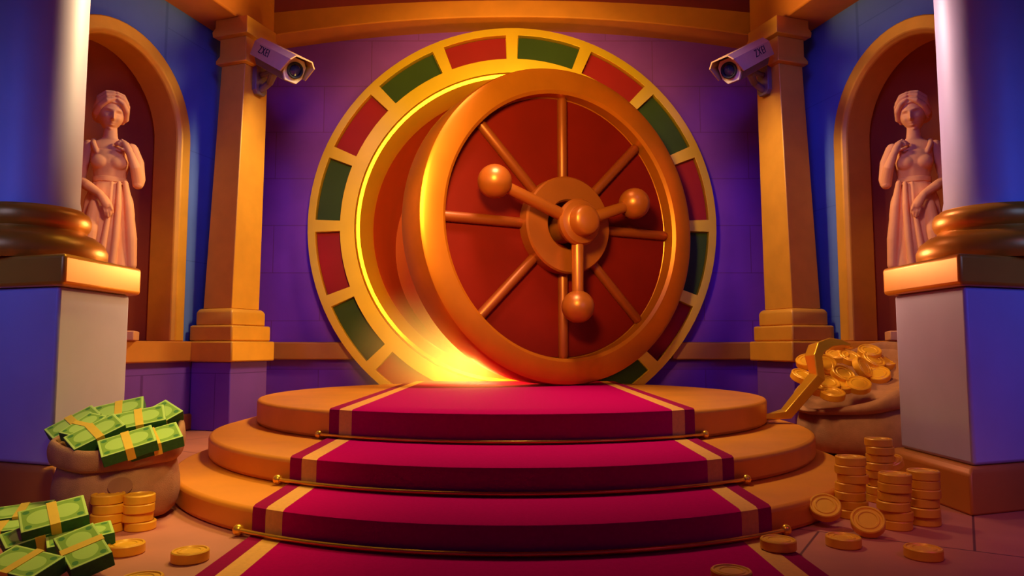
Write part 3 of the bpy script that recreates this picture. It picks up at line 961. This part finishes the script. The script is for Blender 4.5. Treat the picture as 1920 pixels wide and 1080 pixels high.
def statue_parts(root):
    vox = 1.25 * SS
    st = M['statue']
    # block it stands on
    mb = MB(); mb.box(-58 * SS, 58 * SS, -46 * SS, 46 * SS, 0, 18 * SS); mb.build('base_block', st, root, 40, 0.01)
    # ---- body: trunk, neck, head, arms, hands, legs, feet
    b = MB()
    b.loft([ell(z, cx, hw, hd, cy) for z, cx, hw, hd, cy in (
        (215, 2, 20, 16, 0), (240, 2, 38, 27, 0), (262, 2, 38, 27, 0), (300, 2, 24, 18, 0), (315, 2, 25, 19, 0), (335, 1, 29, 21, -1), (355, 0, 32, 19, 0),
        (366, 0, 37, 15, 1), (373, 0, 34, 13, 2), (379, -1, 20, 11, 2), (384, -1, 13, 11, 1), (396, -1, 11.5, 11, 0), (412, -2, 11.5, 12, -1), (420, -2, 9, 9, -1))])
    # head turned a little to her left, bowed; front is -Y
    R = Euler((math.radians(14), math.radians(4), math.radians(18))).to_matrix()
    hc = U(-1, -3, 430)
    rings = []
    nh, mh = 56, 40
    for i in range(mh + 1):
        t = PI * i / mh
        ring = []
        for j in range(nh):
            a = 2 * PI * j / nh
            x, y, z = math.sin(t) * math.cos(a), math.sin(t) * math.sin(a), -math.cos(t)
            lo = max(0, -z)
            hw = 22.5 * (1 - 0.40 * lo ** 2.2); hd = 26 * (1 - 0.12 * lo); hz = 35
            X, Y, Z = x * hw, y * hd, z * hz
            if y < -0.1:                                       # face features
                g = lambda cx, cz, sx_, sz_: math.exp(-((X - cx) / sx_) ** 2 - ((Z - cz) / sz_) ** 2)
                Y -= 10.0 * g(0, -8.5, 3.2, 3.6) + 6.5 * g(0, -2, 2.6, 6.0)    # nose
                Y += 5.5 * (g(-9, 1.5, 5.2, 4.0) + g(9, 1.5, 5.2, 4.0))        # eye sockets
                Y -= 3.4 * (g(-9, 0.5, 3.8, 2.0) + g(9, 0.5, 3.8, 2.0))        # lids
                Y -= 2.6 * (g(-9, 7.5, 7, 2.0) + g(9, 7.5, 7, 2.0))            # brows
                Y -= 4.0 * (g(0, -17.0, 5.0, 1.6) + g(0, -21, 4.4, 1.8))       # lips
                Y += 2.6 * g(0, -19, 6.5, 0.9) + 2.0 * g(0, -24.5, 6, 1.8)
                Y -= 4.2 * g(0, -29, 6, 4.0)                   # chin
                Y -= 2.0 * (g(-12, -8, 5, 5) + g(12, -8, 5, 5))    # cheeks
            ring.append(hc + R @ (Vector((X, Y, Z)) * SS))
        rings.append(ring)
    b.loft(rings)
    for s in (-1, 1):
        b.sphere(hc + R @ U(s * 21.5, 2, -3), (2.5 * SS, 4 * SS, 7 * SS), 12, 8)      # ears
    # her right arm: hangs, elbow at the waist, forearm across the front
    b.tube([U(-36, 1, 366), U(-44, 2, 340), U(-49, 2, 305), U(-48, 0, 296)], [11.5 * SS, 12 * SS, 10.5 * SS, 10 * SS], 14)
    b.tube([U(-48, 0, 298), U(-30, -22, 284), U(-8, -37, 268)], [10 * SS, 9.5 * SS, 7 * SS], 14)
    b.tube([U(-9, -37, 269), U(-1, -41, 258), U(5, -42, 247)], [6.6 * SS, 8.2 * SS, 8.4 * SS], 12)
    for k, (dx, ln, dy) in enumerate(((-5.5, 15, 0), (-1.5, 19, -1), (2.5, 18, -1), (6, 14, 0))):
        p0 = U(5 + dx, -43 + dy, 246 + dx * 0.4)
        b.tube([p0, p0 + U(2, -1, -ln * 0.55), p0 + U(3.0, 2.5, -ln)], [2.7 * SS, 2.5 * SS, 2.1 * SS], 8)
    b.tube([U(-3, -43, 257), U(10, -47, 248), U(13, -46, 240)], [3.0 * SS, 2.8 * SS, 2.3 * SS], 8)
    # her left arm: elbow low, hand raised to the shoulder
    b.tube([U(36, 1, 366), U(46, 0, 340), U(51, -6, 306), U(50, -9, 298)], [11.5 * SS, 12.5 * SS, 11.5 * SS, 10.5 * SS], 14)
    b.tube([U(50, -9, 300), U(46, -24, 326), U(37, -27, 350)], [10.5 * SS, 9.5 * SS, 7 * SS], 14)
    b.tube([U(37, -27, 349), U(32, -25, 360), U(27, -22, 368)], [6.5 * SS, 7.6 * SS, 7.2 * SS], 12)
    for k, (dx, ln) in enumerate(((-4.5, 13), (-1.5, 16), (1.8, 15), (5, 12))):
        p0 = U(26 + dx * 0.5, -22, 368 + dx)
        b.tube([p0, p0 + U(-ln * 0.6, 0, 4), p0 + U(-ln, 5, 3)], [2.6 * SS, 2.4 * SS, 2.0 * SS], 8)
    b.tube([U(31, -27, 356), U(22, -29, 358), U(16, -27, 360)], [2.9 * SS, 2.7 * SS, 2.2 * SS], 8)
    # legs and feet under the hem
    for sgn, yk in ((-1, 2), (1, -8)):
        b.tube([U(18 * sgn, 0, 235), U(21 * sgn, yk - 6, 150), U(23 * sgn, yk, 90), U(25 * sgn, yk + 4, 32)], [19 * SS, 15 * SS, 12 * SS, 8 * SS], 16)
        b.tube([U(25 * sgn, yk + 6, 26), U(27 * sgn, yk - 10, 24), U(30 * sgn, yk - 26, 21)], [8 * SS, 7.5 * SS, 5 * SS], 12)
    remesh(b, 'figure', st, root, vox, 2)
    # ---- gown: bodice, folded skirt, shoulder strap
    g = MB()
    secs = []
    for z, cx, hw, hd, fo in ((96, 2, 45, 36, .075), (130, 2, 45, 35, .07), (170, 2, 45, 34, .06), (205, 2, 44, 33, .05), (240, 2, 43, 31, .035), (265, 2, 40, 29.5, .028), (285, 2, 33, 25, .022), (299, 2, 26.5, 20.5, .015), (304, 2, 26.5, 20.5, .01),
                              (314, 2, 28, 22, .01), (330, 1.5, 32, 25.5, .006), (344, 1, 33.5, 25, .0), (352, 1, 33.5, 22, .0), (358, 1, 33, 19.5, .0)):
        secs.append(ell(z, cx, hw, hd, -1, 72, fo, 9, 0.6 + z * 0.004))
    g.loft(secs)
    for s in (-1, 1):
        g.sphere(U(1 + s * 14, -16.5, 333), (17 * SS, 12.5 * SS, 14.5 * SS), 24, 16)
    g.tube([U(-20, -17, 352), U(-27, -10, 368), U(-29, 4, 378), U(-26, 14, 366), U(-22, 17, 352)], [5 * SS] * 5, 10)
    g.tube([U(22, -16, 352), U(27, -8, 370), U(28, 4, 377), U(25, 14, 366), U(22, 16, 352)], [4 * SS] * 5, 10)
    # a swag of cloth falling on her left side and a diagonal fold over the thighs
    g.tube([U(30, -20, 296), U(38, -24, 250), U(44, -22, 190), U(46, -18, 140), U(44, -16, 122)], [5 * SS, 8 * SS, 10 * SS, 9 * SS, 3 * SS], 12)
    g.tube([U(20, -24, 294), U(22, -34, 250), U(20, -36, 190), U(14, -36, 110)], [4 * SS, 5.5 * SS, 6.5 * SS, 6 * SS], 12)
    g.tube([U(8, -22, 294), U(8, -34, 240), U(0, -37, 170), U(-14, -34, 104)], [3 * SS, 4.5 * SS, 6 * SS, 6 * SS], 12)
    g.tube([U(-18, -24, 250), U(-22, -32, 200), U(-24, -30, 130)], [10 * SS, 13 * SS, 10 * SS], 12)
    gw = remesh(g, 'gown', st, root, vox, 5)
    # belt under the bust
    mb = MB(); rings = []
    for z, e in ((296, 0), (297, 2.2), (301.5, 2.8), (306, 2.2), (307, 0)):
        rings.append(ell(z, 2, 27 + e, 21 + e, -1, 48))
    mb.loft(rings); mb.build('belt', st, root, 50)
    # ---- hair: waved cap parted in the middle, bun low at the back
    h = MB(); rings = []
    for i in range(29):
        t = PI * 0.70 * i / 28
        ring = []
        for j in range(48):
            a = 2 * PI * j / 48
            x, y, z = math.sin(t) * math.cos(a), math.sin(t) * math.sin(a), math.cos(t)
            front = max(0, -y)
            k = 1.0
            # hairline: keep the face clear
            zz = z
            lim = -0.42 + 0.98 * max(0.0, -math.sin(a)) ** 0.6 if math.sin(a) < 0 else -0.42
            zc_ = lim + (z - math.cos(PI * 0.70)) / (1 - math.cos(PI * 0.70)) * (1 - lim)
            s_ = math.sqrt(max(0, 1 - zc_ * zc_))
            X, Y, Z = s_ * math.cos(a) * 27.5, s_ * math.sin(a) * 30, zc_ * 39
            wv = 1 + 0.03 * math.sin(9 * zc_ * 2 + 5 * abs(math.cos(a)))
            part = 1 - 0.07 * math.exp(-(X / 2.5) ** 2) * (1 if Y < 5 else 0.2)
            ring.append(hc + R @ (Vector((X * wv, Y * wv, Z * part + 1)) * SS))
        rings.append(ring)
    h.loft(rings)
    h.sphere(hc + R @ U(-15, 20, -6), (14 * SS, 14 * SS, 16 * SS), 20, 14)
    for s in (-1, 1):
        h.tube([hc + R @ U(s * 2.5, -23, 29), hc + R @ U(s * 13, -23, 23), hc + R @ U(s * 22, -15, 11), hc + R @ U(s * 25, -3, -4), hc + R @ U(s * 18, 14, -12)], [3 * SS, 5 * SS, 6 * SS, 6 * SS, 5 * SS], 12)
        h.tube([hc + R @ U(s * 2.5, -17, 36), hc + R @ U(s * 14, -16, 32), hc + R @ U(s * 24, -6, 20), hc + R @ U(s * 27, 6, 4), hc + R @ U(s * 18, 20, -8)], [3 * SS, 4.5 * SS, 5 * SS, 5 * SS, 5 * SS], 12)
        h.tube([hc + R @ U(s * 2.5, -8, 41), hc + R @ U(s * 14, -6, 38), hc + R @ U(s * 24, 4, 26), hc + R @ U(s * 25, 14, 10), hc + R @ U(s * 14, 25, -2)], [3 * SS, 4 * SS, 4.5 * SS, 4.5 * SS, 4 * SS], 12)
    remesh(h, 'hair', st, root, vox, 4)


STP = wpt(0.03, -0.10, ZL1)
s0 = empty('statue', STP, (0, 0, math.radians(22)), label='terracotta statue of a draped woman in the niche by the sack of banknotes', cat='statue', group='statues in the wall niches')
statue_parts(s0)
s1 = dup(s0, Vector((-STP.x, STP.y, STP.z)), (0, 0, -math.radians(22)), label='terracotta statue of a draped woman in the niche behind the sack of coins')
s1.scale = (-1, 1, 1)

# ================================================================ SACKS
def sack(name, loc, r, h, tilt, tdir, label, rim_h=0.11, fill=0.30, seed=1):
    root = empty(name, loc, label=label, cat='sack', group='open money sacks')
    rnd = random.Random(seed)
    n = 72
    ph = [rnd.uniform(0, 6.28) for _ in range(6)]

    def ring(rr, z, wob, k=1.0):
        out = []
        for j in range(n):
            a = 2 * PI * j / n
            w = 1 + wob * (0.5 * math.sin(3 * a + ph[0]) + 0.35 * math.sin(5 * a + ph[1]) + 0.3 * math.sin(8 * a + ph[2]) + 0.25 * math.sin(13 * a + ph[3]))
            zz = z * (1 + tilt * math.cos(a - tdir) * min(1, z / h) ** 1.5) + 0.35 * wob * r * math.sin(4 * a + ph[4]) * min(1, z / h)
            out.append(Vector((rr * w * math.cos(a), rr * w * math.sin(a), max(zz, 0.0))))
        return out
    mb = MB()
    rings = [ring(0.02, 0.0, 0), ring(r * 0.80, 0.0, 0.02), ring(r * 0.95, h * 0.08, 0.03), ring(r * 1.03, h * 0.26, 0.03), ring(r * 1.02, h * 0.45, 0.035), ring(r * 0.96, h * 0.62, 0.04),
             ring(r * 0.91, h * 0.74, 0.05), ring(r * 0.92, h * 0.86, 0.05), ring(r * 0.97, h * 0.97, 0.06), ring(r * 0.93, h * 0.99, 0.06), ring(r * 0.86, h * 0.93, 0.06), ring(r * 0.80, h * fill, 0.03), ring(0.02, h * (fill + 0.06), 0)]
    mb.loft(rings, True, True)
    o = mb.build('sack_body', M['sack'], root, 180)
    o.modifiers.new('sub', 'SUBSURF').levels = 1; o.modifiers['sub'].render_levels = 1
    # cuff rolled over the mouth
    mb = MB()
    prof = [(0.90, 0.70), (0.99, 0.68), (1.06, 0.74), (1.09, 0.84), (1.09, 0.95), (1.05, 1.03), (0.99, 1.05), (0.94, 1.02), (0.93, 0.92)]
    rings = [ring(r * a, h * b, 0.055) for a, b in prof]
    mb.loft(rings + [rings[0]], False, False)
    c = mb.build('rolled_cuff', M['sack'], root, 180)
    c.modifiers.new('sub', 'SUBSURF').levels = 1; c.modifiers['sub'].render_levels = 1
    return root


SK1 = Vector((-1.88, 3.51, 0))
sk1 = sack('money_sack', SK1, 0.266, 0.395, 0.15, math.radians(92), 'burlap sack stuffed with green banknote bundles, beside the pedestal', seed=3, fill=0.72)
# faint round mark on its front
mb = MB()
for k, (ri, ro) in enumerate(((0.036, 0.050),)):
    rings = []
    for j in range(41):
        a = 2 * PI * j / 40
        rings.append([Vector((rr_ * math.cos(a), 0, rr_ * math.sin(a))) for rr_ in (0.001, ro)])
    # wrapped on the sack's curve
rings = []
for rr_ in (0.002, 0.02, 0.035, 0.05):
    ring_ = []
    for j in range(36):
        a = 2 * PI * j / 36
        dx, dzz = rr_ * math.cos(a), rr_ * 0.8 * math.sin(a)
        aa = math.radians(-60) + dx / 0.272
        ring_.append(Vector((0.271 * math.cos(aa), 0.271 * math.sin(aa), 0.185 + dzz)))
    rings.append(ring_)
mb.loft(rings, True, False)
o = mb.build('round_mark', M['sack_dark'], sk1, 60); o['label'] = 'faint darker round mark'

SK2 = Vector((2.68, 5.62, 0))
sk2 = sack('coin_sack', SK2, 0.45, 0.57, 0.42, math.radians(28), 'large burlap sack heaped with gold coins, leaning by the wall ledge', seed=5, fill=0.74)

# ================================================================ BANKNOTE BUNDLES
def make_bundle():
    r = empty('banknote_bundle', (0, 0, 0), cat='banknotes')
    mb = MB(); mb.box(-NL / 2, NL / 2, -NW / 2, NW / 2, 0, NT_)
    me = mb.build('note_stack', [M['note_side'], M['note']], r, 40, 0.003, 2)
    for p in me.data.polygons:
        if abs(p.normal.z) > 0.9: p.material_index = 1
    mb = MB()
    e = 0.0022; bw = 0.017
    o_ = [(-NW / 2 - e, -e), (NW / 2 + e, -e), (NW / 2 + e, NT_ + e), (-NW / 2 - e, NT_ + e)]
    i_ = [(-NW / 2 + .001, .001), (NW / 2 - .001, .001), (NW / 2 - .001, NT_ - .001), (-NW / 2 + .001, NT_ - .001)]
    ring = lambda x, q: [Vector((x, y, z)) for y, z in q]
    mb.loft([ring(-bw, o_), ring(bw, o_), ring(bw, i_), ring(-bw, i_), ring(-bw, o_)], False, False)
    b = mb.build('paper_band', M['band'], r, 30); b['label'] = 'yellow paper band'
    return r


first = [make_bundle()]


def bundle(px, py, Y, yaw, pitch, roll, label, group, s=1.0):
    """px, py, Y: where the middle of the bundle's top lies; pitch tips the top towards the camera."""
    R = Matrix.Rotation(math.radians(pitch), 3, 'X') @ Matrix.Rotation(math.radians(roll), 3, 'Y') @ Matrix.Rotation(math.radians(yaw), 3, 'Z')
    top = P(px, py, Y)
    loc = top - R @ Vector((0, 0, NT_ * s))
    if first:
        o = first.pop(); bundle.proto = o
        o.location = loc; o.rotation_euler = R.to_euler(); o['label'] = label; o['group'] = group
    else:
        o = dup(bundle.proto, loc, R.to_euler(), label, group)
    o.scale = (s, s, s)
    return o


def floor_bundle(px, py, zb, yaw, pitch, roll, label, s=1.0):
    """Same, with the distance found so that the lowest corner lies at height zb."""
    R = Matrix.Rotation(math.radians(pitch), 3, 'X') @ Matrix.Rotation(math.radians(roll), 3, 'Y') @ Matrix.Rotation(math.radians(yaw), 3, 'Z')
    low = min((R @ Vector((x * NL / 2, y * NW / 2, z * NT_)) - R @ Vector((0, 0, NT_))).z for x in (-1, 1) for y in (-1, 1) for z in (0, 1)) * s
    Y = YF(py, zb - low)
    return bundle(px, py, Y, yaw, pitch, roll, label, 'banknote bundles on the floor', s)


gs = 'banknote bundles in the sack'
bundle(136, 790, 3.52, 48, 32, -8, 'bundle of banknotes at the pedestal side of the sack', gs)
bundle(156, 795, 3.44, 72, 28, 0, 'dark end of a bundle squeezed behind the front banded one in the sack', gs, 0.8)
bundle(222, 766, 3.60, 24, 32, 0, 'uppermost bundle of banknotes at the back of the sack', gs)
bundle(290, 780, 3.57, 60, 34, 10, 'bundle of banknotes standing at the step side of the sack', gs)
bundle(260, 782, 3.44, 28, 31, 4, 'broad bundle of banknotes lying over the middle of the heap', gs)
bundle(177, 808, 3.33, 48, 33, -2, 'banded bundle of banknotes at the front rim of the sack', gs)
bundle(288, 818, 3.36, 36, 30, 4, 'bundle of banknotes low at the step side of the front rim', gs)
bundle(238, 826, 3.28, 34, 32, 2, 'bundle of banknotes drooping over the middle of the front rim', gs)
floor_bundle(154, 1022, 0.0, -46, 24, 0, 'brightest bundle of banknotes on the floor, next to the thick coin')
floor_bundle(150, 1000, 0.0, 35, 12, 0, 'bundle half hidden behind the brightest bundle on the floor')
floor_bundle(100, 962, 0.055, 36, 28, 8, 'bundle of banknotes topping the dark floor pile')
floor_bundle(68, 994, 0.0, 44, 18, 0, 'dark teal bundle in the middle of the floor pile')
floor_bundle(42, 1052, 0.0, -18, 18, 0, 'bundle with a tan band nearest the bottom corner of the floor')
floor_bundle(2, 985, 0.0, 20, 10, 0, 'shadowed bundle at the outer end of the floor pile')
floor_bundle(40, 956, 0.03, 20, 14, 0, 'dark bundle against the pedestal behind the floor pile')

# ================================================================ COINS
CR, CTH = 0.068, 0.040


def coin_mesh():
    mb = MB()
    p = [(0, 0.0035), (CR * 0.66, 0.0035), (CR * 0.70, 0.0015), (CR * 0.76, 0.0035), (CR * 0.82, 0.0035), (CR * 0.86, 0.0), (CR * 0.95, 0.0), (CR, 0.004),
         (CR, CTH - 0.004), (CR * 0.95, CTH), (CR * 0.86, CTH), (CR * 0.82, CTH - 0.0045), (CR * 0.70, CTH - 0.0045), (CR * 0.66, CTH - 0.0015), (CR * 0.56, CTH - 0.0015), (CR * 0.52, CTH - 0.0045), (0, CTH - 0.0045)]
    mb.lathe(p, 40)
    return mb.build('gold_coin', M['coin'], None, 30)


coin0 = coin_mesh()
used = []


def coin(loc, rot, label, group, s=1.0):
    if not used:
        o = coin0; used.append(1)
    else:
        o = coin0.copy(); COL.objects.link(o)
    o.location = loc; o.rotation_euler = rot; o.scale = (s, s, s)
    tag(o, label, 'coin', group)
    return o


def stack(px, py_bottom, ncoins, what, seed, s=1.0, Zb=0.0):
    rnd = random.Random(seed)
    Y = YF(py_bottom, Zb) + CR * s
    c = P(px, py_bottom, Y); c.z = Zb
    c.x = (px - 960) / FPX * (Y * TC + (0.1 - E) * TS)
    ords = ['lowest', 'second', 'third', 'fourth', 'fifth', 'sixth', 'seventh', 'eighth']
    for i in range(ncoins):
        dx, dy = rnd.uniform(-.008, .008), rnd.uniform(-.008, .008)
        if i == 0: lab = 'gold coin at the bottom of the ' + what
        elif i == ncoins - 1: lab = 'gold coin on top of the ' + what
        else: lab = '%s gold coin from the bottom of the %s' % (ords[i], what)
        coin((c.x + dx, c.y + dy, c.z + i * (CTH * s + 0.0006) + 0.0005), (0, 0, rnd.uniform(0, 6)), lab, what[0].upper() * 0 + 'coins of the ' + what, s)
    return c


stack(204, 1004, 4, 'stack touching the thick coin', 1)
stack(260, 1000, 4, 'short stack on the step side', 2, 0.95)
stack(1598, 976, 7, 'stack beside the podium steps', 3)
stack(1650, 945, 8, 'tall stack nearest the coin sack', 4)
stack(1678, 998, 6, 'front stack behind the leaning coin', 5)
stack(1731, 990, 6, 'stack nearest the column plinth', 6)


def flat(px, py, label, group='loose coins on the floor', Zb=0.0, s=1.0, rot=(0, 0, 0)):
    Y = YF(py, Zb + CTH)
    c = P(px, py, Y)
    return coin((c.x, c.y, Zb + 0.0006), rot, label, group, s)


flat(237, 1018, 'thick gold coin lying in front of the two short stacks')
flat(357, 1031, 'gold coin lying alone beside the carpet edge on the bright tiles')
flat(266, 1081, 'gold coin cut off by the bottom of the picture near the banknotes')
flat(1581, 1005, 'gold coin lying flat in front of the leaning coins')
flat(1731, 1026, 'gold coin lying alone on the dark tiles by the column plinth')
flat(1459, 1010, 'gold coin lying at the end of the lowest stair rod', Zb=CT + 0.002)
flat(1371, 1068, 'gold coin lying on the carpet field in front of the steps', Zb=CT + 0.002)


def lean(px, py, Y, pitch, yaw, label, group='loose coins on the floor', s=1.0):
    """A coin whose face points towards the camera, tipped by pitch from lying flat."""
    R = Matrix.Rotation(math.radians(yaw), 3, 'Z') @ Matrix.Rotation(math.radians(pitch), 3, 'X')
    c = P(px, py, Y)
    loc = c - R @ Vector((0, 0, CTH * s))
    return coin(loc, R.to_euler(), label, group, s)


lean(1547, 946, 3.30, 38, -22, 'tilted coin propped against the stack beside the podium steps')
lean(1627, 973, 3.13, 42, -26, 'tilted coin leaning on the front stack')
lean(1666, 862, 3.86, 24, -60, 'coin slipping off behind the tall stack nearest the coin sack')

# coins heaped in the sack
gk = 'coins heaped in the sack'
heap = [(1514, 673, 5.62, 30, -30, 'gold coin behind the hook of the crowbar'), (1507, 701, 5.50, 28, 20, 'orange coin at the podium side of the sack mouth'),
        (1550, 682, 5.60, 60, 5, 'upright coin under the hook of the crowbar'), (1595, 666, 5.72, 32, 12, 'coin at the back of the heap beside the crowbar tip'),
        (1631, 655, 5.82, 30, -8, 'topmost coin at the back of the heap'), (1583, 698, 5.52, 42, 16, 'broad coin in the middle of the heap'),
        (1622, 687, 5.62, 62, 40, 'coin standing on edge in the middle of the heap'), (1661, 673, 5.80, 30, -10, 'reddish coin at the pedestal side of the heap, farther back'),
        (1646, 698, 5.62, 36, -30, 'coin at the pedestal side of the heap, nearer the rim'), (1610, 717, 5.42, 34, -14, 'coin low at the front of the heap'),
        (1561, 733, 5.28, 20, 0, 'frontmost coin at the rim of the coin sack'), (1553, 714, 5.42, 30, 10, 'small visible coin behind the frontmost one'),
        (1530, 722, 5.36, 26, 24, 'coin below the bend of the crowbar'), (1580, 716, 5.46, 34, -6, 'coin between the broad one and the frontmost one'),
        (1640, 672, 5.74, 40, 20, 'coin under the topmost one'), (1570, 662, 5.76, 24, -12, 'coin at the back under the crowbar tip')]
for px, py, Y, pi_, ya, lab in heap:
    lean(px, py, Y, pi_, ya, lab, gk, 1.3)

# ================================================================ CROWBAR
cb = [(1426, 784, 5.30, 0.055, 0.010), (1436, 782, 5.30, 0.052, 0.017), (1474, 776, 5.29, 0.040, 0.030), (1532, 706, 5.28, 0.038, 0.036), (1525, 668, 5.30, 0.040, 0.036),
      (1531, 653, 5.32, 0.044, 0.036), (1548, 645, 5.37, 0.050, 0.030), (1566, 646, 5.41, 0.055, 0.020), (1581, 651, 5.45, 0.058, 0.010)]
pts = [P(x, y, Y) for x, y, Y, a, b in cb]
root = empty('crowbar', pts[0], cat='crowbar', label='golden crowbar propped between the podium step and the coin sack')
mb = MB(); rings = []
side = Vector((0.45, -0.85, 0.25)).normalized()
for i, p in enumerate(pts):
    d = (pts[min(i + 1, len(pts) - 1)] - pts[max(i - 1, 0)]).normalized()
    w = (side - d * side.dot(d)).normalized()
    h = d.cross(w).normalized()
    a, b = cb[i][3] * 1.15, cb[i][4] * 1.15
    c = p - pts[0]
    rings.append([c + w * a + h * b, c + w * a - h * b, c - w * a - h * b, c - w * a + h * b])
mb.loft(rings)
mb.build('bar', M['gold_bright'], root, 20, 0.005)
# claw: two short tines with the notch between them
d = (pts[-1] - pts[-2]).normalized(); w = (side - d * side.dot(d)).normalized(); h = d.cross(w).normalized()
for s in (-1, 1):
    c = pts[-1] - pts[0]
    mb = MB(); mb.loft([[c + w * (s * 0.028 + x * 0.017) + h * z * 0.012 + d * 0.0 for x, z in ((-1, -1), (1, -1), (1, 1), (-1, 1))],
                        [c + w * (s * 0.034 + x * 0.012) + h * z * 0.005 + d * 0.05 for x, z in ((-1, -1), (1, -1), (1, 1), (-1, 1))]])
    mb.build('claw_tine', M['gold_bright'], root, 30)
